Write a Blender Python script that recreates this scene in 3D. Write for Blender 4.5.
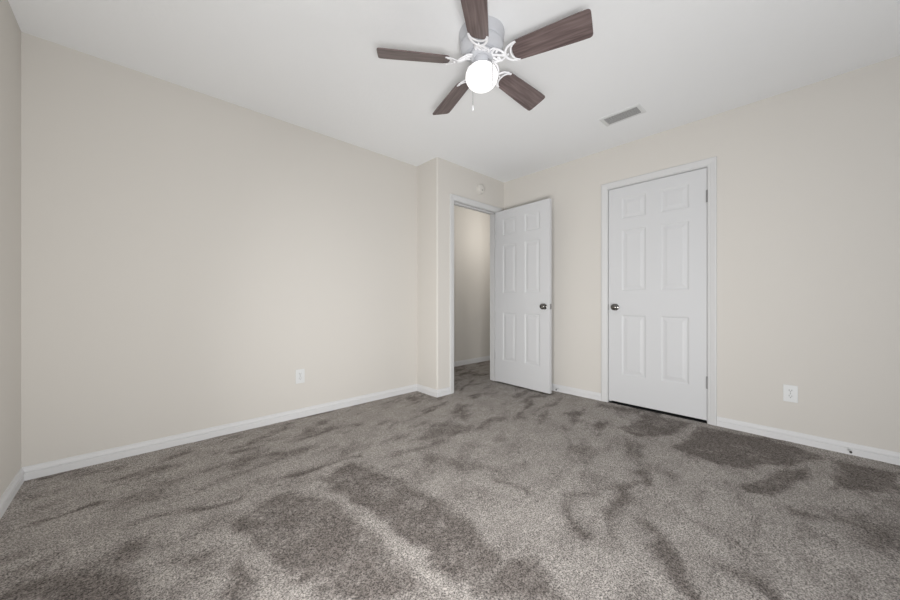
import bpy, bmesh, math, random
import numpy as np
from mathutils import Vector, Matrix, noise as mnoise

for o in list(bpy.data.objects):
    bpy.data.objects.remove(o)
SC = bpy.context.scene
COL = SC.collection
PI = math.pi

# ------------------------------------------------------------------ camera
CAM_H = 0.9777
YAW = 0.8198                      # angle of the right-hand wall normal from the view axis
cam_data = bpy.data.cameras.new('camera')
cam = bpy.data.objects.new('camera', cam_data)
COL.objects.link(cam)
cam_data.sensor_width = 36.0
cam_data.lens = 13.4526
cam_data.shift_y = 0.0008
cam_data.clip_start = 0.01
cam.location = (0, 0, CAM_H)
cam.rotation_euler = (PI / 2, 0, -(PI / 2 - YAW))
SC.camera = cam

# ------------------------------------------------------------------ world, lights, exposure
SC.view_settings.view_transform = 'Standard'
SC.view_settings.look = 'None'
SC.view_settings.gamma = 1.0
SC.view_settings.use_curve_mapping = False
SC.view_settings.exposure = 0.0

world = bpy.data.worlds.new('sky')
SC.world = world
world.use_nodes = True
wn = world.node_tree.nodes
wn['Background'].inputs[0].default_value = (0.75, 0.85, 1.0, 1)
wn['Background'].inputs[1].default_value = 1.0


def area(name, loc, rot, sx, sy, power, col):
    d = bpy.data.lights.new(name, 'AREA')
    d.shape = 'RECTANGLE'
    d.size, d.size_y = sx, sy
    d.energy = power
    d.color = col
    o = bpy.data.objects.new(name, d)
    COL.objects.link(o)
    o.location = loc
    o.rotation_euler = rot
    return o


HALL_POWER, GLOBE = 6.5, 1.12


def aimed(name, loc, target, sx, sy, power, col, spread):
    rot = (Vector(target) - Vector(loc)).to_track_quat('-Z', 'Y').to_euler()
    o = area(name, loc, rot, sx, sy, power, col)
    o.data.spread = math.radians(spread)


# added fill lights around the camera, out of view, with no source in the room
aimed('fill_light', (-0.2, -0.5, 0.4), (2.7, 1.9, 1.75), 0.8, 0.6, 51.0, (1.0, 0.995, 0.985), 150)
aimed('low_fill_light', (-0.38, 0.5, 0.5), (2.9, 2.4, 0.6), 0.6, 0.6, 13.0, (1.0, 0.995, 0.985), 90)
aimed('side_fill_light', (3.1, -0.6, 1.0), (-0.456, 2.4, 0.75), 0.6, 0.6, 4.4, (1.0, 0.995, 0.985), 60)
# ceiling lamp of the hallway
hl = bpy.data.lights.new('hall_lamp', 'POINT')
hl.energy = HALL_POWER
hl.color = (1.0, 0.97, 0.93)
hl.shadow_soft_size = 0.09
ho = bpy.data.objects.new('hall_lamp', hl)
COL.objects.link(ho)
ho.location = (3.95, 2.93, 1.95)


# ------------------------------------------------------------------ materials
def mat(name, col, rough=0.6, metal=0.0, spec=0.5):
    m = bpy.data.materials.new(name)
    m.use_nodes = True
    b = m.node_tree.nodes['Principled BSDF']
    b.inputs['Base Color'].default_value = (*col, 1)
    b.inputs['Roughness'].default_value = rough
    b.inputs['Metallic'].default_value = metal
    b.inputs['Specular IOR Level'].default_value = spec
    return m


def add_bump(m, scale, strength, dist, detail=2.0):
    nt = m.node_tree
    b = nt.nodes['Principled BSDF']
    tc = nt.nodes.new('ShaderNodeTexCoord')
    n = nt.nodes.new('ShaderNodeTexNoise')
    n.inputs['Scale'].default_value = scale
    n.inputs['Detail'].default_value = detail
    bp = nt.nodes.new('ShaderNodeBump')
    bp.inputs['Strength'].default_value = strength
    bp.inputs['Distance'].default_value = dist
    nt.links.new(tc.outputs['Object'], n.inputs['Vector'])
    nt.links.new(n.outputs['Fac'], bp.inputs['Height'])
    nt.links.new(bp.outputs['Normal'], b.inputs['Normal'])
    return m


M_WALL = add_bump(mat('beige_wall_paint', (0.653, 0.627, 0.586), 0.75, 0, 0.25), 90, 0.12, 0.002)
M_CEIL = add_bump(mat('ceiling_paint', (0.885, 0.895, 0.905), 0.9, 0, 0.2), 45, 0.22, 0.004, 3)
M_TRIM = mat('white_trim_paint', (0.69, 0.69, 0.695), 0.5)
M_CASE = mat('white_casing_paint', (0.64, 0.64, 0.64), 0.5)
M_DOOR = add_bump(mat('white_door_paint', (0.635, 0.64, 0.65), 0.5), 160, 0.05, 0.001)
M_PLASTIC = mat('white_plastic', (0.71, 0.72, 0.72), 0.4)
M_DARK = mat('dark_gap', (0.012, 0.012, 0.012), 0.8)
M_NICKEL = mat('satin_nickel', (0.20, 0.19, 0.18), 0.2, 1.0)
M_STEEL = mat('hinge_steel', (0.30, 0.30, 0.30), 0.4, 0.5)
M_FAN = mat('white_enamel', (0.56, 0.57, 0.60), 0.3)
M_IRON = mat('white_iron', (0.84, 0.84, 0.86), 0.35)
M_RUBBER = mat('grey_rubber', (0.07, 0.065, 0.06), 0.7)
M_DUCT = mat('duct_grey', (0.09, 0.09, 0.09), 0.8)
M_CHAIN = mat('chain_steel', (0.30, 0.30, 0.31), 0.5, 0.0)
M_SENSOR = mat('grey_plastic', (0.35, 0.34, 0.32), 0.6)
M_SLAT = mat('grey_enamel_slat', (0.40, 0.40, 0.40), 0.5)
M_CLOSET = mat('closet_paint', (0.3, 0.28, 0.26), 0.8)

M_GLOBE = bpy.data.materials.new('lit_opal_glass')
M_GLOBE.use_nodes = True
gb = M_GLOBE.node_tree.nodes['Principled BSDF']
gb.inputs['Base Color'].default_value = (0.6, 0.6, 0.6, 1)
gb.inputs['Roughness'].default_value = 0.2
gb.inputs['Emission Color'].default_value = (1.0, 0.98, 0.97, 1)
gb.inputs['Emission Strength'].default_value = GLOBE


def wood_material():
    m = mat('walnut_blade', (0.1, 0.06, 0.05), 0.38)
    nt = m.node_tree
    b = nt.nodes['Principled BSDF']
    tc = nt.nodes.new('ShaderNodeTexCoord')
    mp = nt.nodes.new('ShaderNodeMapping')
    mp.inputs['Scale'].default_value = (5, 70, 20)
    n = nt.nodes.new('ShaderNodeTexNoise')
    n.inputs['Scale'].default_value = 1.0
    n.inputs['Detail'].default_value = 5
    n.inputs['Distortion'].default_value = 0.6
    r = nt.nodes.new('ShaderNodeValToRGB')
    e = r.color_ramp.elements
    e[0].position, e[0].color = 0.3, (0.088, 0.062, 0.060, 1)
    e[1].position, e[1].color = 0.72, (0.205, 0.155, 0.150, 1)
    nt.links.new(tc.outputs['Object'], mp.inputs['Vector'])
    nt.links.new(mp.outputs['Vector'], n.inputs['Vector'])
    nt.links.new(n.outputs['Fac'], r.inputs['Fac'])
    nt.links.new(r.outputs['Color'], b.inputs['Base Color'])
    return m


M_WOOD = wood_material()


def carpet_material():
    m = mat('grey_brown_carpet', (0.2, 0.19, 0.18), 1.0, 0, 0.05)
    nt = m.node_tree
    L = nt.links.new
    b = nt.nodes['Principled BSDF']
    tc = nt.nodes.new('ShaderNodeTexCoord')
    at = nt.nodes.new('ShaderNodeAttribute')
    at.attribute_name = 'nap'
    base = nt.nodes.new('ShaderNodeMix')
    base.data_type = 'RGBA'
    base.inputs['A'].default_value = (0.405, 0.376, 0.352, 1)
    base.inputs['B'].default_value = (0.178, 0.158, 0.146, 1)
    L(at.outputs['Fac'], base.inputs['Factor'])
    g = nt.nodes.new('ShaderNodeTexNoise')
    g.inputs['Scale'].default_value = 165
    g.inputs['Detail'].default_value = 3
    g.inputs['Roughness'].default_value = 0.85
    L(tc.outputs['Object'], g.inputs['Vector'])
    mr = nt.nodes.new('ShaderNodeMapRange')
    mr.inputs['From Min'].default_value = 0.38
    mr.inputs['From Max'].default_value = 0.62
    mr.inputs['To Min'].default_value = 0.30
    mr.inputs['To Max'].default_value = 1.75
    L(g.outputs['Fac'], mr.inputs['Value'])
    c2 = nt.nodes.new('ShaderNodeTexNoise')
    c2.inputs['Scale'].default_value = 48
    c2.inputs['Detail'].default_value = 3
    c2.inputs['Roughness'].default_value = 0.75
    L(tc.outputs['Object'], c2.inputs['Vector'])
    m2 = nt.nodes.new('ShaderNodeMapRange')
    m2.inputs['From Min'].default_value = 0.3
    m2.inputs['From Max'].default_value = 0.7
    m2.inputs['To Min'].default_value = 0.74
    m2.inputs['To Max'].default_value = 1.26
    L(c2.outputs['Fac'], m2.inputs['Value'])
    mm = nt.nodes.new('ShaderNodeMath')
    mm.operation = 'MULTIPLY'
    L(mr.outputs['Result'], mm.inputs[0])
    L(m2.outputs['Result'], mm.inputs[1])
    mul = nt.nodes.new('ShaderNodeVectorMath')
    mul.operation = 'SCALE'
    L(base.outputs['Result'], mul.inputs[0])
    L(mm.outputs['Value'], mul.inputs['Scale'])
    L(mul.outputs['Vector'], b.inputs['Base Color'])
    bp = nt.nodes.new('ShaderNodeBump')
    bp.inputs['Strength'].default_value = 0.5
    bp.inputs['Distance'].default_value = 0.005
    L(g.outputs['Fac'], bp.inputs['Height'])
    L(bp.outputs['Normal'], b.inputs['Normal'])
    return m


M_CARPET = carpet_material()


# ------------------------------------------------------------------ helpers
def link_mesh(name, bm, m, parent=None, smooth=False, loc=None):
    me = bpy.data.meshes.new(name)
    bmesh.ops.recalc_face_normals(bm, faces=bm.faces[:])
    bm.to_mesh(me)
    bm.free()
    for mm in (m if isinstance(m, (list, tuple)) else [m]):
        me.materials.append(mm)
    if smooth:
        me.polygons.foreach_set('use_smooth', [True] * len(me.polygons))
        try:
            me.set_sharp_from_angle(angle=math.radians(38))
        except Exception:
            pass
    o = bpy.data.objects.new(name, me)
    COL.objects.link(o)
    if parent:
        o.parent = parent
    if loc is not None:
        o.location = loc
    return o


def thing(name, label, cat, loc=(0, 0, 0), rotz=0.0, group=None):
    o = bpy.data.objects.new(name, None)
    o.empty_display_size = 0.05
    COL.objects.link(o)
    o.location = loc
    o.rotation_euler = (0, 0, rotz)
    return tag(o, label, cat, group)


def tag(o, label, cat, group=None, kind=None):
    o['label'] = label
    o['category'] = cat
    if group:
        o['group'] = group
    if kind:
        o['kind'] = kind
    return o


def box(bm, a, b, bevel=0.0, mtx=None, seg=2):
    """axis-aligned box from corner a to corner b"""
    g = bmesh.ops.create_cube(bm, size=1.0)
    vs = g['verts']
    for v in vs:
        v.co = Vector([a[i] + (v.co[i] + 0.5) * (b[i] - a[i]) for i in range(3)])
    if bevel:
        es = list({e for v in vs for e in v.link_edges})
        r = bmesh.ops.bevel(bm, geom=es, offset=bevel, segments=seg, affect='EDGES', profile=0.5)
        vs = list({v for f in r['faces'] for v in f.verts})
    if mtx is not None:
        for v in vs:
            v.co = mtx @ v.co
    return vs


def lathe(bm, prof, seg=32, mtx=None, cap=True):
    """profile [(radius, height)] turned about z"""
    rings = []
    for r, z in prof:
        ring = []
        for k in range(seg):
            t = 2 * PI * k / seg
            p = Vector((r * math.cos(t), r * math.sin(t), z))
            ring.append(bm.verts.new(mtx @ p if mtx is not None else p))
        rings.append(ring)
    for a, b in zip(rings[:-1], rings[1:]):
        for k in range(seg):
            bm.faces.new((a[k], a[(k + 1) % seg], b[(k + 1) % seg], b[k]))
    if cap:
        bm.faces.new(rings[0][::-1])
        bm.faces.new(rings[-1])


def tube(bm, pts, rad, seg=8, mtx=None, flat=1.0):
    """round tube along a list of points, flat < 1 squashes it in z"""
    pts = [Vector(p) for p in pts]
    rads = rad if isinstance(rad, (list, tuple)) else [rad] * len(pts)
    rings = []
    for i, p in enumerate(pts):
        d = (pts[min(i + 1, len(pts) - 1)] - pts[max(i - 1, 0)]).normalized()
        up = Vector((0, 0, 1)) if abs(d.z) < 0.95 else Vector((1, 0, 0))
        s = d.cross(up).normalized()
        u = s.cross(d).normalized()
        ring = []
        for k in range(seg):
            t = 2 * PI * k / seg
            q = p + s * math.cos(t) * rads[i] + u * math.sin(t) * rads[i] * flat
            ring.append(bm.verts.new(mtx @ q if mtx is not None else q))
        rings.append(ring)
    for a, b in zip(rings[:-1], rings[1:]):
        for k in range(seg):
            bm.faces.new((a[k], a[(k + 1) % seg], b[(k + 1) % seg], b[k]))
    bm.faces.new(rings[0][::-1])
    bm.faces.new(rings[-1])


def prism(bm, poly, z0, z1):
    lo = [bm.verts.new((x, y, z0)) for x, y in poly]
    hi = [bm.verts.new((x, y, z1)) for x, y in poly]
    n = len(poly)
    bm.faces.new(lo[::-1])
    bm.faces.new(hi)
    for i in range(n):
        bm.faces.new((lo[i], lo[(i + 1) % n], hi[(i + 1) % n], hi[i]))


# ------------------------------------------------------------------ dimensions (metres)
H = 2.44
X_SIDE, X_RIGHT, X_BUMP = -0.456, 3.329, 2.237
Y_LEFT, Y_ENTRY, Y_BACK, Y_HALL = 2.925, 2.587, -2.6, 3.612
T = 0.12
OP_X0, OP_X1, OP_Z = 2.471, 3.204, 2.042        # bedroom doorway (clear opening)
CL_Y0, CL_Y1, CL_Z = 0.561, 1.330, 2.046        # closet doorway


def structure(o, label, cat):
    o['kind'] = 'structure'
    o['label'] = label
    o['category'] = cat
    return o


# ------------------------------------------------------------------ floor: one carpet through room and hall
# brushed marks in the pile, in metres on the floor: (strength, edge softness or width, outline)
PATCHES=[
 (0.78,0.03,[(0.283, 1.741), (0.48, 1.843), (0.616, 1.789), (0.738, 1.535), (0.735, 1.275), (0.74, 0.949), (0.726, 0.825), (0.463, 1.071), (0.401, 1.266)]),
 (0.78,0.03,[(0.733, 1.853), (0.957, 1.896), (1.03, 1.696), (1.101, 1.252), (1.069, 0.947), (1.017, 0.786), (1.131, 0.706), (1.024, 0.547), (0.797, 0.759), (0.814, 1.045), (0.783, 1.471)]),
 (0.8,0.04,[(-0.309, 1.72), (-0.336, 1.869), (-0.215, 1.871), (-0.098, 1.807), (-0.003, 1.661), (0.054, 1.38)]),
 (0.7,0.03,[(-0.113, 1.84), (-0.047, 1.885), (0.027, 1.894), (0.011, 1.752), (-0.049, 1.741)]),
 (0.8,0.03,[(0.199, 1.269), (0.23, 1.396), (0.283, 1.451), (0.302, 1.301), (0.286, 1.187)]),
 (0.9,0.02,[(2.618, 0.631), (3.192, 0.583), (3.272, 0.246), (3.178, -0.051), (2.906, 0.042), (2.623, 0.24), (2.54, 0.367)]),
 (0.9,0.02,[(2.314, 0.267), (2.615, 0.155), (2.923, 0.009), (2.671, 0.016), (2.35, 0.121), (2.263, 0.227)]),
 (0.9,0.02,[(3.108, -0.095), (3.188, -0.349), (2.884, -0.316), (2.641, -0.063), (2.946, -0.124)]),
 (0.8,0.02,[(2.717, 0.997), (3.242, 0.944), (3.249, 0.645), (2.831, 0.682), (2.662, 0.84)]),
 (0.5,0.05,[(2.375, -0.047), (2.448, -0.186), (2.475, -0.348), (2.107, -0.297), (2.092, -0.134)]),
 (0.6,0.03,[(2.632, -0.2), (2.921, -0.411), (2.588, -0.364)]),
 (0.6,0.03,[(1.431, 1.893), (1.885, 2.043), (1.875, 1.784), (1.657, 1.754)]),
]
STROKES=[
 (0.7,0.035,[(1.864, 0.674), (1.736, 0.637), (1.554, 0.6), (1.395, 0.539)]),
 (0.5,0.025,[(1.508, 0.795), (1.58, 0.817), (1.752, 0.741), (1.874, 0.678), (2.072, 0.603)]),
 (0.5,0.03,[(1.486, 0.783), (1.408, 0.718), (1.385, 0.619)]),
 (0.7,0.03,[(2.128, 0.671), (2.041, 0.604), (1.924, 0.556)]),
 (0.7,0.04,[(1.628, 0.513), (1.565, 0.419), (1.477, 0.356), (1.407, 0.309), (1.325, 0.242)]),
 (0.5,0.03,[(1.797, 0.328), (1.774, 0.208)]),
 (0.7,0.04,[(1.563, 0.211), (1.584, 0.132), (1.526, 0.079)]),
 (0.5,0.03,[(2.255, 0.065), (2.262, -0.06)]),
 (0.7,0.02,[(-0.419, 2.327), (-0.281, 2.313), (-0.127, 2.343)]),
 (0.6,0.015,[(-0.375, 2.887), (-0.244, 2.869)]),
 (0.6,0.02,[(-0.035, 2.02), (0.079, 2.015), (0.239, 1.958), (0.377, 1.929)]),
 (0.7,0.02,[(0.569, 1.992), (0.739, 1.983), (1.037, 1.947)]),
 (0.5,0.03,[(1.199, 1.796), (1.446, 1.746), (1.89, 1.798)]),
 (0.6,0.02,[(0.467, 2.537), (0.62, 2.518)]),
 (0.5,0.03,[(0.444, 2.41), (0.704, 2.316)]),
 (0.5,0.03,[(-0.104, 2.606), (0.059, 2.602), (0.168, 2.564)]),
 (0.5,0.03,[(0.841, 2.444), (1.117, 2.491), (1.298, 2.437)]),
 (0.5,0.03,[(0.724, 2.858), (0.892, 2.816)]),
 (0.8,0.02,[(-0.327, 1.818), (-0.242, 1.814)]),
 (0.5,0.03,[(1.451, 1.155), (1.469, 1.006)]),
 (0.4,0.05,[(1.362, 1.644), (1.453, 1.382), (1.537, 1.223)]),
 (0.5,0.04,[(0.107, 1.635), (0.224, 1.574)]),
 (-0.5,0.03,[(0.27, 1.727), (0.347, 1.438), (0.441, 1.02)]),
 (-0.6,0.045,[(0.703, 1.624), (0.762, 1.34), (0.792, 0.901), (0.782, 0.701)]),
 (-0.5,0.04,[(0.985, 1.978), (1.101, 1.598), (1.173, 1.257), (1.168, 1.059)]),
 (-0.5,0.06,[(-0.108, 1.98), (-0.021, 2.222), (0.128, 2.257)]),
 (-0.4,0.05,[(2.566, 0.52), (2.435, 0.265), (2.995, -0.007)]),
 (-0.5,0.05,[(2.537, -0.016), (2.7, -0.205)]),
 (-0.4,0.05,[(2.791, 0.624), (2.496, 0.787)]),
 (-0.3,0.12,[(0.191, 1.702), (0.386, 1.601)]),
 (-0.3,0.1,[(1.134, 0.903), (1.101, 0.777)]),
]


def carpet():
    x0, x1, y0, y1 = X_SIDE - 0.02, 4.55, Y_BACK - 0.02, Y_HALL + 0.02
    st = 0.0125
    nx, ny = int((x1 - x0) / st) + 1, int((y1 - y0) / st) + 1
    xs = np.linspace(x0, x1, nx)
    ys = np.linspace(y0, y1, ny)
    XX, YY = np.meshgrid(xs, ys)
    P = np.stack([XX.ravel(), YY.ravel()], 1)
    N = len(P)
    n1 = np.empty(N); n2 = np.empty(N); n3 = np.empty(N); n4 = np.empty(N)
    for i in range(N):
        x, y = P[i]
        n1[i] = mnoise.noise((x * 9, y * 9, 0.3))
        n2[i] = mnoise.noise((x * 9 + 31, y * 9 + 7, 4.1))
        n3[i] = mnoise.fractal((x * 3.6 + y * 0.8, y * 9 - x * 2.2, 1.7), 0.75, 2.2, 6)
        n4[i] = mnoise.fractal((x * 9 + 5, y * 9, 8.7), 0.5, 2.2, 4)
    Q = P + 0.032 * np.stack([n1, n2], 1) + 0.02 * np.stack([n4, n3], 1)

    def segdist(a, b):
        a = np.array(a); b = np.array(b)
        d = b - a
        t = np.clip(((Q - a) @ d) / (d @ d), 0, 1)
        return np.linalg.norm(Q - a - t[:, None] * d, axis=1)

    nap = np.zeros(N)
    for s, w, poly in PATCHES:
        dist = np.full(N, 9.0)
        inside = np.zeros(N, bool)
        for a, b in zip(poly, poly[1:] + poly[:1]):
            dist = np.minimum(dist, segdist(a, b))
            if a[1] != b[1]:
                c = (a[1] > Q[:, 1]) != (b[1] > Q[:, 1])
                xi = (b[0] - a[0]) * (Q[:, 1] - a[1]) / (b[1] - a[1]) + a[0]
                inside ^= c & (Q[:, 0] < xi)
        sd = np.where(inside, dist, -dist)
        k = np.clip(sd / w * 0.5 + 0.5, 0, 1)
        nap = np.maximum(nap, s * k * (0.95 + 0.25 * n4))
    for s, w, line in STROKES:
        dist = np.full(N, 9.0)
        for a, b in zip(line[:-1], line[1:]):
            dist = np.minimum(dist, segdist(a, b))
        k = np.exp(-(dist / w) ** 2 * 0.8) * np.clip(0.85 + 0.8 * n1, 0.2, 1.2)
        if s > 0:
            nap = np.maximum(nap, 1.25 * s * k)
        else:
            nap = nap + s * 0.35 * k
    # footprints and vacuum mottling elsewhere, stronger far from the camera
    far = np.clip((np.hypot(P[:, 0], P[:, 1]) - 1.7) / 1.4, 0, 1)
    mott = np.clip((n3 - 0.06) * 1.4, 0, 0.8) * (0.25 + 0.5 * far)
    nap = np.maximum(nap, mott) + 0.20 * n4 + 0.14 * n3 + 0.20
    nap = np.clip(nap, -0.06, 1.1)
    me = bpy.data.meshes.new('floor')
    z = 0.0016 * n4 - 0.003 * np.clip(nap, 0, 1)
    co = np.stack([P[:, 0], P[:, 1], z], 1)
    idx = np.arange(N).reshape(ny, nx)
    f = np.stack([idx[:-1, :-1], idx[:-1, 1:], idx[1:, 1:], idx[1:, :-1]], -1).reshape(-1, 4)
    me.vertices.add(N)
    me.vertices.foreach_set('co', co.ravel())
    me.loops.add(f.size)
    me.loops.foreach_set('vertex_index', f.ravel().astype(np.int32))
    me.polygons.add(len(f))
    me.polygons.foreach_set('loop_start', np.arange(0, f.size, 4, dtype=np.int32))
    me.update(calc_edges=True)
    me.polygons.foreach_set('use_smooth', np.ones(len(f), bool))
    at = me.attributes.new('nap', 'FLOAT', 'POINT')
    at.data.foreach_set('value', nap.astype(np.float32))
    me.materials.append(M_CARPET)
    o = bpy.data.objects.new('floor', me)
    COL.objects.link(o)
    return structure(o, 'grey brown cut pile carpet with brushed dark patches', 'carpet')


carpet()

# ------------------------------------------------------------------ walls and ceiling
bm = bmesh.new()
box(bm, (X_SIDE - T, Y_BACK - T, H), (4.67, Y_HALL + T, H + 0.1))
structure(link_mesh('ceiling', bm, M_CEIL), 'flat white textured ceiling', 'ceiling')

bm = bmesh.new()
box(bm, (X_SIDE - T, Y_LEFT, 0), (X_BUMP + T, Y_LEFT + T, H))
structure(link_mesh('wall_left', bm, M_WALL), 'long plain beige wall on the left with one outlet', 'wall')

bm = bmesh.new()
WZ0, WZ1 = 0.75, 2.12
box(bm, (X_SIDE - T, Y_BACK - T, 0), (X_SIDE, -0.80, H))
box(bm, (X_SIDE - T, 0.60, 0), (X_SIDE, Y_LEFT, H))
box(bm, (X_SIDE - T, -0.80, 0), (X_SIDE, 0.60, WZ0))
box(bm, (X_SIDE - T, -0.80, WZ1), (X_SIDE, 0.60, H))
structure(link_mesh('wall_side', bm, M_WALL), 'beige wall at the far left edge of the photo', 'wall')

# entry wall: short return with a rounded corner, then the wall that holds the doorway
bm = bmesh.new()
rc = 0.016
arc = [(X_BUMP + rc - rc * math.cos(t), Y_ENTRY + rc - rc * math.sin(t)) for t in [k * PI / 16 for k in range(9)]]
prism(bm, arc + [(OP_X0 - 0.018, Y_ENTRY), (OP_X0 - 0.018, Y_ENTRY + T), (X_BUMP + T, Y_ENTRY + T),
                 (X_BUMP + T, Y_LEFT), (X_BUMP, Y_LEFT)], 0, H)
box(bm, (OP_X0 - 0.018, Y_ENTRY, OP_Z + 0.018), (OP_X1 + 0.018, Y_ENTRY + T, H))
box(bm, (OP_X1 + 0.018, Y_ENTRY, 0), (X_RIGHT, Y_ENTRY + T, H))
structure(link_mesh('wall_entry', bm, M_WALL), 'short beige wall with the open doorway and its jutting corner', 'wall')

bm = bmesh.new()
box(bm, (X_RIGHT, Y_BACK - T, 0), (X_RIGHT + T, CL_Y0 - 0.018, H))
box(bm, (X_RIGHT, CL_Y1 + 0.018, 0), (X_RIGHT + T, Y_ENTRY + T, H))
box(bm, (X_RIGHT, CL_Y0 - 0.018, CL_Z + 0.018), (X_RIGHT + T, CL_Y1 + 0.018, H))
structure(link_mesh('wall_right', bm, M_WALL), 'beige wall on the right holding the closed closet door', 'wall')

# wall behind the camera with its window
WX0, WX1, WZ0, WZ1 = 0.45, 2.25, 0.75, 2.12
bm = bmesh.new()
box(bm, (X_SIDE, Y_BACK - T, 0), (WX0, Y_BACK, H))
box(bm, (WX1, Y_BACK - T, 0), (X_RIGHT, Y_BACK, H))
box(bm, (WX0, Y_BACK - T, 0), (WX1, Y_BACK, WZ0))
box(bm, (WX0, Y_BACK - T, WZ1), (WX1, Y_BACK, H))
structure(link_mesh('wall_back', bm, M_WALL), 'beige window wall behind the camera', 'wall')
bm = bmesh.new()
for a, b in (((WX0, WZ0), (WX0 + 0.05, WZ1)), ((WX1 - 0.05, WZ0), (WX1, WZ1)), ((WX0, WZ0), (WX1, WZ0 + 0.05)),
             ((WX0, WZ1 - 0.05), (WX1, WZ1)), ((WX0, 1.41), (WX1, 1.46))):
    box(bm, (a[0], Y_BACK - 0.09, a[1]), (b[0], Y_BACK - 0.03, b[1]))
wf = structure(link_mesh('window_1', bm, M_TRIM), 'white framed window behind the camera', 'window')

SY0, SY1 = -0.80, 0.60
bm = bmesh.new()
for a, b in (((SY0, WZ0), (SY0 + 0.05, WZ1)), ((SY1 - 0.05, WZ0), (SY1, WZ1)), ((SY0, WZ0), (SY1, WZ0 + 0.05)),
             ((SY0, WZ1 - 0.05), (SY1, WZ1)), ((SY0, 1.41), (SY1, 1.46))):
    box(bm, (X_SIDE - 0.09, a[0], a[1]), (X_SIDE - 0.03, b[0], b[1]))
structure(link_mesh('window_2', bm, M_TRIM), 'white framed window in the side wall beside the camera', 'window')

# hallway and closet shells
bm = bmesh.new()
box(bm, (1.4, Y_HALL, 0), (4.55, Y_HALL + T, H))
structure(link_mesh('wall_hall', bm, M_WALL), 'hallway wall seen through the open doorway', 'wall')
bm = bmesh.new()
box(bm, (4.55, Y_ENTRY, 0), (4.67, Y_HALL + T, H))
structure(link_mesh('wall_hall_end', bm, M_WALL), 'end wall of the hallway', 'wall')
bm = bmesh.new()
box(bm, (X_RIGHT + T, Y_ENTRY, 0), (4.55, Y_ENTRY + T, H))
structure(link_mesh('wall_hall_near', bm, M_WALL), 'hallway wall backing onto the closet', 'wall')
bm = bmesh.new()
box(bm, (1.4 - T, Y_LEFT + T, 0), (1.4, Y_HALL + T, H))
structure(link_mesh('wall_hall_far', bm, M_WALL), 'closed far end of the hallway', 'wall')
bm = bmesh.new()
box(bm, (4.05, 0.2, 0), (4.15, 1.7, H))
box(bm, (X_RIGHT + T, 0.1, 0), (4.05, 0.2, H))
box(bm, (X_RIGHT + T, 1.7, 0), (4.05, 1.8, H))
structure(link_mesh('wall_closet', bm, M_CLOSET), 'dark closet interior behind the closed door', 'wall')

# ------------------------------------------------------------------ baseboards
BASE = [(0, -0.006), (0.0125, -0.006), (0.0125, 0.036), (0.0118, 0.038), (0.0075, 0.0395), (0.0075, 0.042), (0.0112, 0.044),
        (0.0108, 0.050), (0.0085, 0.056), (0.0055, 0.063), (0.0045, 0.0715), (0.002, 0.0725), (0, 0.0725)]


def baseboard(name, label, pts, prev=None, nxt=None):
    """profile swept along a floor polyline, the room on its right-hand side"""
    full = ([prev] if prev else []) + list(pts) + ([nxt] if nxt else [])
    full = [Vector(p) for p in full]
    i0 = 1 if prev else 0
    bm = bmesh.new()
    rings = []
    for i in range(i0, i0 + len(pts)):
        def nrm(a, b):
            d = (b - a).normalized()
            return Vector((d.y, -d.x))
        if i == 0:
            n = nrm(full[0], full[1]); k = 1
        elif i == len(full) - 1:
            n = nrm(full[-2], full[-1]); k = 1
        else:
            a, b = nrm(full[i - 1], full[i]), nrm(full[i], full[i + 1])
            n = (a + b).normalized(); k = 1 / max(0.3, n.dot(a))
        rings.append([bm.verts.new((full[i].x + n.x * o * k, full[i].y + n.y * o * k, z)) for o, z in BASE])
    for a, b in zip(rings[:-1], rings[1:]):
        for k in range(len(BASE) - 1):
            bm.faces.new((a[k], a[k + 1], b[k + 1], b[k]))
        bm.faces.new((a[-1], a[0], b[0], b[-1]))
    bm.faces.new(rings[0]); bm.faces.new(rings[-1])
    return structure(link_mesh(name, bm, M_TRIM), label, 'baseboard')


cA, cB, cC, cD = (X_SIDE, Y_BACK), (X_SIDE, Y_LEFT), (X_BUMP, Y_LEFT), (X_BUMP, Y_ENTRY)
cE = (OP_X0 - 0.062, Y_ENTRY)
baseboard('baseboard_side', 'white baseboard along the far left side wall', [cA, cB], nxt=cC)
baseboard('baseboard_left', 'white baseboard along the long left wall', [cB, cC], prev=cA, nxt=cD)
baseboard('baseboard_entry', 'white baseboard wrapping the jutting corner by the doorway', [cC, cD, cE], prev=cB)
baseboard('baseboard_right_far', 'white baseboard behind the open door', [(X_RIGHT, Y_ENTRY - 0.016), (X_RIGHT, CL_Y1 + 0.062)])
baseboard('baseboard_right', 'white baseboard along the right wall under the outlet', [(X_RIGHT, CL_Y0 - 0.062), (X_RIGHT, Y_BACK)])
baseboard('baseboard_hall', 'white baseboard along the hallway wall', [(1.4, Y_HALL), (4.55, Y_HALL)])

# ------------------------------------------------------------------ door casings and jambs
CASE = [(0.005, 0), (0.005, 0.008), (0.009, 0.0105), (0.018, 0.0105), (0.024, 0.0125), (0.044, 0.0155), (0.055, 0.0165),
        (0.061, 0.0145), (0.061, 0)]


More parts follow.
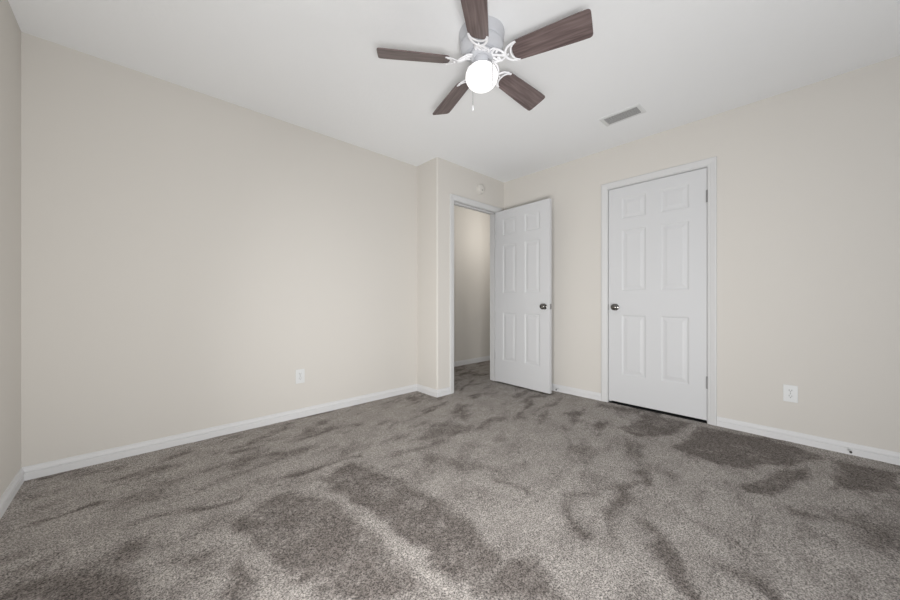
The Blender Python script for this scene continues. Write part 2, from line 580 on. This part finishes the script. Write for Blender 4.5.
def casing(name, label, u0, u1, zt, to3):
    bm = bmesh.new()
    rings = []
    for j in range(4):
        ring = []
        for o, p in CASE:
            u = (u0 - o) if j < 2 else (u1 + o)
            z = 0.0 if j in (0, 3) else zt + o
            ring.append(bm.verts.new(to3(u, p, z)))
        rings.append(ring)
    for a, b in zip(rings[:-1], rings[1:]):
        for k in range(len(CASE) - 1):
            bm.faces.new((a[k], a[k + 1], b[k + 1], b[k]))
    bm.faces.new(rings[0]); bm.faces.new(rings[-1])
    t = structure(link_mesh(name, bm, M_CASE), label, 'door casing')
    # jamb boards lining the opening, and the thin stop strip on them
    bm = bmesh.new()
    for a, b in (((u0 - 0.018, 0), (u0, zt + 0.018)), ((u1, 0), (u1 + 0.018, zt + 0.018)), ((u0, zt), (u1, zt + 0.018))):
        pa, pb = to3(a[0], 0, a[1]), to3(b[0], -T, b[1])
        box(bm, [min(x, y) for x, y in zip(pa, pb)], [max(x, y) for x, y in zip(pa, pb)])
    link_mesh('jamb', bm, M_CASE, t)
    bm = bmesh.new()
    for a, b in (((u0, 0), (u0 + 0.011, zt)), ((u1 - 0.011, 0), (u1, zt)), ((u0, zt - 0.011), (u1, zt))):
        pa, pb = to3(a[0], -0.041, a[1]), to3(b[0], -0.075, b[1])
        box(bm, [min(x, y) for x, y in zip(pa, pb)], [max(x, y) for x, y in zip(pa, pb)])
    link_mesh('door_stop_strip', bm, M_CASE, t)
    return t


entry3 = lambda u, p, z: (u, Y_ENTRY - p, z)
closet3 = lambda u, p, z: (X_RIGHT - p, u, z)
casing('trim_1', 'white casing around the open bedroom doorway', OP_X0, OP_X1, OP_Z, entry3)
casing('trim_2', 'white casing around the closed closet door', CL_Y0, CL_Y1, CL_Z, closet3)
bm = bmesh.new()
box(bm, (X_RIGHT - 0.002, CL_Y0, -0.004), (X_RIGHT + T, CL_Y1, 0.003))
link_mesh('gap_shade_strip', bm, M_DARK, bpy.data.objects['trim_2'])  # added strip, coloured near-black for the shade in the gap under the door
bm = bmesh.new()
box(bm, (X_RIGHT + 0.001, CL_Y1 - 0.001, 0.888), (X_RIGHT + 0.028, CL_Y1 + 0.002, 0.945))
o = link_mesh('strike_plate', bm, M_STEEL, bpy.data.objects['trim_2'])


# ------------------------------------------------------------------ six-panel doors
def door_leaf(name, label, w, h, z0, mtx, hinge_first):
    """u runs across the leaf from the hinge side, p is out of the visible face"""
    th = 0.035
    su, mu = 0.118, 0.118
    cw = (w - 2 * su - mu) / 2
    us = [0, su, su + cw, su + cw + mu, w - su, w]
    zs = [0, 0.262, 0.822, 1.048, 1.616, 1.722, 1.920, h]
    zs = [z + z0 for z in zs]
    bm = bmesh.new()

    def face(pf, sgn):
        V = {}

        def v(u, p, z):
            k = (round(u, 5), round(p, 5), round(z, 5))
            if k not in V:
                V[k] = bm.verts.new((u, p, z))
            return V[k]
        for i in range(5):
            for j in range(7):
                a, b, c, d = us[i], us[i + 1], zs[j], zs[j + 1]
                if i in (1, 3) and j in (1, 3, 5):
                    rings = [(0, 0), (0.005, -0.0025), (0.012, -0.0055), (0.020, -0.0055), (0.030, -0.0045), (0.046, -0.0012), (0.050, -0.001)]
                    pr = None
                    for ins, dp in rings:
                        q = [v(a + ins, pf + sgn * dp, c + ins), v(b - ins, pf + sgn * dp, c + ins),
                             v(b - ins, pf + sgn * dp, d - ins), v(a + ins, pf + sgn * dp, d - ins)]
                        if pr:
                            for k in range(4):
                                bm.faces.new((pr[k], pr[(k + 1) % 4], q[(k + 1) % 4], q[k]))
                        pr = q
                    bm.faces.new(pr)
                else:
                    bm.faces.new((v(a, pf, c), v(b, pf, c), v(b, pf, d), v(a, pf, d)))
        return V
    face(0.0, 1)
    face(-th, -1)
    for a, b in (((0, zs[0]), (w, zs[0])), ((w, zs[0]), (w, zs[-1])), ((w, zs[-1]), (0, zs[-1])), ((0, zs[-1]), (0, zs[0]))):
        bm.faces.new([bm.verts.new(c) for c in ((a[0], 0, a[1]), (b[0], 0, b[1]), (b[0], -th, b[1]), (a[0], -th, a[1]))])
    bmesh.ops.remove_doubles(bm, verts=bm.verts[:], dist=0.0002)
    bmesh.ops.transform(bm, matrix=mtx, verts=bm.verts[:])
    d = structure(link_mesh(name, bm, M_DOOR), label, 'door')
    # knob on each face, rosette included
    zk = 0.917
    uk = w - 0.062
    for side in (1, -1):
        bm = bmesh.new()
        off = 0.0 if side > 0 else -th
        base = mtx @ Matrix.Translation((uk, off, zk)) @ Matrix.Rotation(-side * PI / 2, 4, 'X')
        lathe(bm, [(0.0315, 0.0), (0.0315, 0.003), (0.028, 0.0065), (0.013, 0.009), (0.0115, 0.016), (0.0115, 0.020), (0.018, 0.023),
                   (0.0260, 0.028), (0.0292, 0.035), (0.0290, 0.043), (0.0252, 0.050), (0.015, 0.0545), (0.004, 0.0555)], 28, base)
        link_mesh('door_knob', bm, M_NICKEL, d, smooth=True)
    bm = bmesh.new()
    box(bm, (w - 0.001, -0.0295, zk - 0.028), (w + 0.0012, -0.0055, zk + 0.028), mtx=mtx)
    box(bm, (w, -0.023, zk - 0.008), (w + (0.009 if not hinge_first else 0.0022), -0.012, zk + 0.008), mtx=mtx)
    link_mesh('latch_plate', bm, M_STEEL, d)
    hp = 0.006 if hinge_first else -th - 0.006
    for zc in (0.323, 1.811):
        bm = bmesh.new()
        for k in range(5):
            lathe(bm, [(0.0068, zc - 0.046 + k * 0.0186), (0.0068, zc - 0.046 + k * 0.0186 + 0.0176)], 14, mtx @ Matrix.Translation((-0.002, hp, 0)))
        lathe(bm, [(0.005, zc - 0.047), (0.005, zc + 0.049), (0.0035, zc + 0.051)], 12, mtx @ Matrix.Translation((-0.002, hp, 0)))
        box(bm, (-0.0018, -0.034, zc - 0.046), (-0.0004, 0.0, zc + 0.046), mtx=mtx)
        link_mesh('hinge', bm, M_STEEL, d, smooth=True)
    return d


# closet door: hinges at the right (small y), face flush with the wall plane
mc = Matrix(((0, -1, 0, X_RIGHT + 0.003), (1, 0, 0, CL_Y0 + 0.003), (0, 0, 1, 0), (0, 0, 0, 1)))
door_leaf('door_1', 'closed white six-panel closet door with knob at its left', CL_Y1 - CL_Y0 - 0.008, 2.019, 0.022, mc, True)
# bedroom door swung open towards the right-hand wall
hx, hy, fx, fy = 3.163, 2.588, 3.124, 1.838
dv = Vector((fx - hx, fy - hy, 0)); wd = dv.length; dv.normalize()
nv = Vector((dv.y, -dv.x, 0))
mo = Matrix(((dv.x, nv.x, 0, hx), (dv.y, nv.y, 0, hy), (0, 0, 1, 0), (0, 0, 0, 1)))
door_leaf('door_2', 'white six-panel bedroom door standing open against the right wall', wd, 2.022, 0.016, mo, False)


# ------------------------------------------------------------------ ceiling fan
FX, FY = 1.3862, 1.2305
fan = thing('ceiling_fan', 'white ceiling fan with five dark walnut blades and a glowing globe light', 'ceiling fan', (FX, FY, H))
bm = bmesh.new()
lathe(bm, [(0.124, 0.0), (0.124, -0.010), (0.121, -0.014), (0.120, -0.046), (0.114, -0.054), (0.112, -0.058), (0.116, -0.062),
           (0.118, -0.067), (0.118, -0.078), (0.113, -0.088), (0.100, -0.097), (0.084, -0.102), (0.081, -0.105), (0.060, -0.106)], 48)
link_mesh('motor_housing', bm, M_FAN, fan, smooth=True)
bm = bmesh.new()
lathe(bm, [(0.060, -0.104), (0.064, -0.109), (0.064, -0.124), (0.058, -0.130), (0.038, -0.131)], 40)
link_mesh('rotor_hub', bm, M_FAN, fan, smooth=True)
bm = bmesh.new()
lathe(bm, [(0.038, -0.129), (0.040, -0.136), (0.040, -0.170), (0.044, -0.175), (0.050, -0.180), (0.051, -0.188), (0.047, -0.191)], 36)
link_mesh('switch_housing', bm, M_FAN, fan, smooth=True)
bm = bmesh.new()
GR, GZ = 0.088, -0.236
prof = [(0.044, -0.186)]
for k in range(25):
    t = math.radians(58 - k * (148 / 24.0))
    prof.append((max(GR * math.cos(t), 0.0005), GZ + 0.070 * math.sin(t)))
lathe(bm, prof, 40)
link_mesh('light_globe', bm, M_GLOBE, fan, smooth=True)

PITCH = math.radians(18)
BZ = -0.160


def blade_mesh():
    r0, r1 = 0.176, 0.562
    out = []
    n = 14
    edge = []
    for k in range(n + 1):                       # one long edge, root to tip
        s = k / n
        r = r0 + 0.022 + (r1 - 0.016 - r0 - 0.022) * s
        edge.append((r, 0.053 + 0.013 * min(1, s * 1.15) ** 0.9))
    tip = []
    for k in range(1, 12):
        t = PI / 2 - PI * k / 12
        rr = 0.016
        cx = r1 - rr - 0.006 * (1 - abs(math.cos(t)))
        tip.append((cx + rr * math.cos(t) ** 0.7 if math.cos(t) > 0 else cx, 0.066 * math.copysign(abs(math.sin(t)) ** 0.22, math.sin(t))))
    root = []
    for k in range(1, 10):
        t = -PI / 2 - PI * k / 10
        root.append((r0 + 0.022 + 0.022 * math.cos(t), 0.052 * math.sin(t)))
    pts = edge + tip + [(r, -t) for r, t in edge[::-1]] + root
    bm = bmesh.new()
    prism(bm, pts, 0.0, 0.006)
    return bm


def iron_mesh():
    """ornate white blade bracket lying under the root of a blade"""
    bm = bmesh.new()
    z = -0.004

    def bez(p, n=12):
        res = []
        for k in range(n + 1):
            t = k / n
            a = [Vector(q) for q in p]
            while len(a) > 1:
                a = [x.lerp(y, t) for x, y in zip(a[:-1], a[1:])]
            res.append(a[0])
        return res
    for s in (1, -1):
        # crescent: outer and inner horn arcs meeting at the tips
        tube(bm, bez([(0.137, 0, z), (0.140, 0.024 * s, z), (0.158, 0.047 * s, z), (0.205, 0.049 * s, z)]), 0.0062, 8, flat=0.55)
        tube(bm, bez([(0.168, 0, z), (0.168, 0.022 * s, z), (0.178, 0.040 * s, z), (0.205, 0.049 * s, z)]), 0.0048, 8, flat=0.6)
        # scrolls from the hub
        tube(bm, bez([(0.060, 0.010 * s, z + 0.034), (0.085, 0.048 * s, z + 0.030), (0.115, 0.034 * s, z + 0.010), (0.139, 0.004 * s, z)]), 0.0058, 8, flat=0.7)
        tube(bm, bez([(0.060, 0.034 * s, z + 0.030), (0.098, 0.052 * s, z + 0.026), (0.104, 0.012 * s, z + 0.022), (0.084, 0.016 * s, z + 0.026)]), 0.005, 8, flat=0.7)
    tube(bm, bez([(0.058, 0, z + 0.036), (0.090, 0, z + 0.030), (0.110, 0, z + 0.006), (0.140, 0, z)]), 0.0072, 8, flat=0.7)
    for r, t in ((0.152, 0), (0.190, 0.046), (0.190, -0.046)):
        lathe(bm, [(0.004, z - 0.006), (0.0055, z - 0.004), (0.0055, z)], 10, Matrix.Translation((r, t, 0)))
    return bm


blade0 = iron0 = None
for k in range(5):
    rot = Matrix.Translation((0, 0, BZ)) @ Matrix.Rotation(5.034 + k * 2 * PI / 5, 4, 'Z') @ Matrix.Rotation(-PITCH, 4, 'X')
    if blade0 is None:
        blade0 = link_mesh('blade', blade_mesh(), M_WOOD, fan)
        iron0 = link_mesh('blade_bracket', iron_mesh(), M_IRON, fan, smooth=True)
        b, i = blade0, iron0
    else:
        b, i = blade0.copy(), iron0.copy()
        COL.objects.link(b); COL.objects.link(i)
        b.parent = fan; i.parent = fan
    b.matrix_local = rot
    i.matrix_local = rot

# two pull chains with fobs; e = right of the view, n = away from the camera
e = Vector((math.sin(YAW), -math.cos(YAW), 0)); n = Vector((math.cos(YAW), math.sin(YAW), 0))


def chain(points, fob_len, fr):
    bm = bmesh.new()
    tube(bm, points, 0.0020, 6)
    for a, b2 in zip(points[:-1], points[1:]):
        a = Vector(a); b2 = Vector(b2)
        m = max(1, int((b2 - a).length / 0.006))
        for k in range(m):
            p = a.lerp(b2, k / m)
            bmesh.ops.create_icosphere(bm, subdivisions=1, radius=0.0025, matrix=Matrix.Translation(p))
    c = link_mesh('pull_chain', bm, M_CHAIN, fan, smooth=True)
    bm = bmesh.new()
    x, y, z = points[-1]
    lathe(bm, [(0.0015, z + 0.002), (fr * 0.55, z - 0.002), (fr * 0.7, z - fob_len * 0.4), (fr, z - fob_len * 0.75), (fr * 0.85, z - fob_len * 0.95), (0.001, z - fob_len)],
          14, Matrix.Translation((x, y, 0)))
    link_mesh('chain_fob', bm, M_IRON, c, smooth=True)


P = lambda a, b, z: tuple(e * a + n * b + Vector((0, 0, z)))
chain([P(0.036, -0.020, -0.150), P(0.044, -0.050, -0.178), P(0.048, -0.080, -0.220), P(0.048, -0.086, -0.250), P(0.048, -0.086, -0.315)], 0.026, 0.0055)
chain([P(-0.030, 0.028, -0.150), P(-0.040, 0.060, -0.178), P(-0.042, 0.086, -0.225), P(-0.042, 0.088, -0.26), P(-0.042, 0.088, -0.340)], 0.032, 0.0065)

# ------------------------------------------------------------------ ceiling air vent
vent = thing('air_vent', 'white rectangular air vent with grey slats in the ceiling', 'air vent', (2.806, 1.014, H))
bm = bmesh.new()
ox, oy, ix, iy = 0.082, 0.150, 0.053, 0.121
ring = []
for hx_, hy_, z in ((ox, oy, 0.0), (ox, oy, -0.002), (ox - 0.008, oy - 0.008, -0.006), (ix + 0.004, iy + 0.004, -0.006), (ix, iy, -0.004), (ix, iy, 0.0)):
    ring.append([bm.verts.new((sx * hx_, sy * hy_, z)) for sx, sy in ((-1, -1), (1, -1), (1, 1), (-1, 1))])
for a, b in zip(ring[:-1], ring[1:]):
    for k in range(4):
        bm.faces.new((a[k], a[(k + 1) % 4], b[(k + 1) % 4], b[k]))
link_mesh('vent_frame', bm, M_PLASTIC, vent)
bm = bmesh.new()
box(bm, (-ix, -iy, -0.0012), (ix, iy, -0.0002))
link_mesh('duct_opening', bm, M_DUCT, vent)
s0 = None
for k in range(6):
    if s0 is None:
        bm = bmesh.new()
        box(bm, (-0.0050, -iy, -0.0005), (0.0050, iy, 0.0005))
        s0 = s = link_mesh('slat', bm, M_SLAT, vent)
    else:
        s = s0.copy(); COL.objects.link(s); s.parent = vent
    s.location = (-ix + 0.0066 + k * (2 * ix - 0.0132) / 5, 0, -0.0056)
    s.rotation_euler = (0, math.radians(14), 0)


# ------------------------------------------------------------------ wall outlets
def outlet(label, loc, rotz):
    """plate built facing local -y"""
    t = thing('wall_outlet', label, 'outlet', loc, rotz, None)
    bm = bmesh.new()
    box(bm, (-0.0365, -0.006, -0.0585), (0.0365, 0.0, 0.0585), 0.0022)
    link_mesh('cover_plate', bm, M_PLASTIC, t)
    bm = bmesh.new()
    lathe(bm, [(0.0032, 0.0), (0.0032, 0.0008), (0.002, 0.0014)], 12, Matrix.Translation((0, -0.006, 0)) @ Matrix.Rotation(PI / 2, 4, 'X'))
    link_mesh('screw', bm, M_STEEL, t)
    for zc in (0.0195, -0.0195):
        bm = bmesh.new()
        pts = [(0.0165 * math.cos(a), max(-0.0125, min(0.0125, 0.0165 * math.sin(a)))) for a in [2 * PI * k / 32 for k in range(32)]]
        fr = [bm.verts.new((x, -0.0078, z + zc)) for x, z in pts]
        bk = [bm.verts.new((x * 1.03, -0.0055, z * 1.03 + zc)) for x, z in pts]
        bm.faces.new(fr)
        for k in range(32):
            bm.faces.new((fr[k], fr[(k + 1) % 32], bk[(k + 1) % 32], bk[k]))
        r = link_mesh('receptacle', bm, M_PLASTIC, t)
        bm = bmesh.new()
        box(bm, (-0.0078, -0.0082, zc + 0.0005), (-0.0052, -0.0076, zc + 0.0085))
        box(bm, (0.0052, -0.0082, zc + 0.001), (0.0078, -0.0076, zc + 0.008))
        lathe(bm, [(0.0026, 0.0), (0.0026, 0.0006)], 12, Matrix.Translation((0, -0.0076, zc - 0.0068)) @ Matrix.Rotation(PI / 2, 4, 'X'))
        link_mesh('slots', bm, M_DARK, r)


outlet('white double outlet low on the long left wall', (1.007, Y_LEFT, 0.344), 0)
outlet('white double outlet low on the right wall beside the closet door', (X_RIGHT, 0.094, 0.332), -PI / 2)

# ------------------------------------------------------------------ smoke detector over the doorway
sd = thing('smoke_detector', 'small round white smoke detector on the wall above the doorway', 'smoke detector', (2.885, Y_ENTRY, 2.255))
turn = Matrix.Rotation(PI / 2, 4, 'X')
bm = bmesh.new()
lathe(bm, [(0.060, 0.0), (0.060, 0.010), (0.057, 0.012)], 36, turn)
link_mesh('mounting_base', bm, M_WALL, sd, smooth=True)
bm = bmesh.new()
lathe(bm, [(0.056, 0.010), (0.056, 0.022), (0.051, 0.031), (0.040, 0.035), (0.020, 0.037), (0.002, 0.0372)], 36, turn)
link_mesh('detector_cover', bm, M_WALL, sd, smooth=True)
bm = bmesh.new()
lathe(bm, [(0.008, 0.035), (0.008, 0.0385), (0.006, 0.0395)], 16, Matrix.Translation((0.0, 0, -0.016)) @ turn)
link_mesh('test_button', bm, M_SENSOR, sd, smooth=True)


# ------------------------------------------------------------------ spring door stops on the baseboard
def door_stop(label, y):
    t = thing('door_stop', label, 'door stop', (X_RIGHT - 0.0128, y, 0.034))
    turn = Matrix.Rotation(-PI / 2, 4, 'Y')
    bm = bmesh.new()
    lathe(bm, [(0.010, 0.0), (0.010, 0.003), (0.006, 0.006), (0.004, 0.008)], 18, turn)
    link_mesh('base', bm, M_PLASTIC, t, smooth=True)
    bm = bmesh.new()
    tube(bm, [(-0.006 - 0.05 * k / 120, 0.0042 * math.cos(k * 0.63), 0.0042 * math.sin(k * 0.63)) for k in range(121)], 0.001, 6)
    link_mesh('spring', bm, M_PLASTIC, t, smooth=True)
    bm = bmesh.new()
    lathe(bm, [(0.0055, 0.055), (0.0062, 0.057), (0.0062, 0.066), (0.004, 0.069)], 16, turn)
    link_mesh('rubber_tip', bm, M_RUBBER, t, smooth=True)


door_stop('small spring door stop on the baseboard behind the open door', 1.838)
door_stop('small spring door stop on the right baseboard beyond the outlet', -0.172)
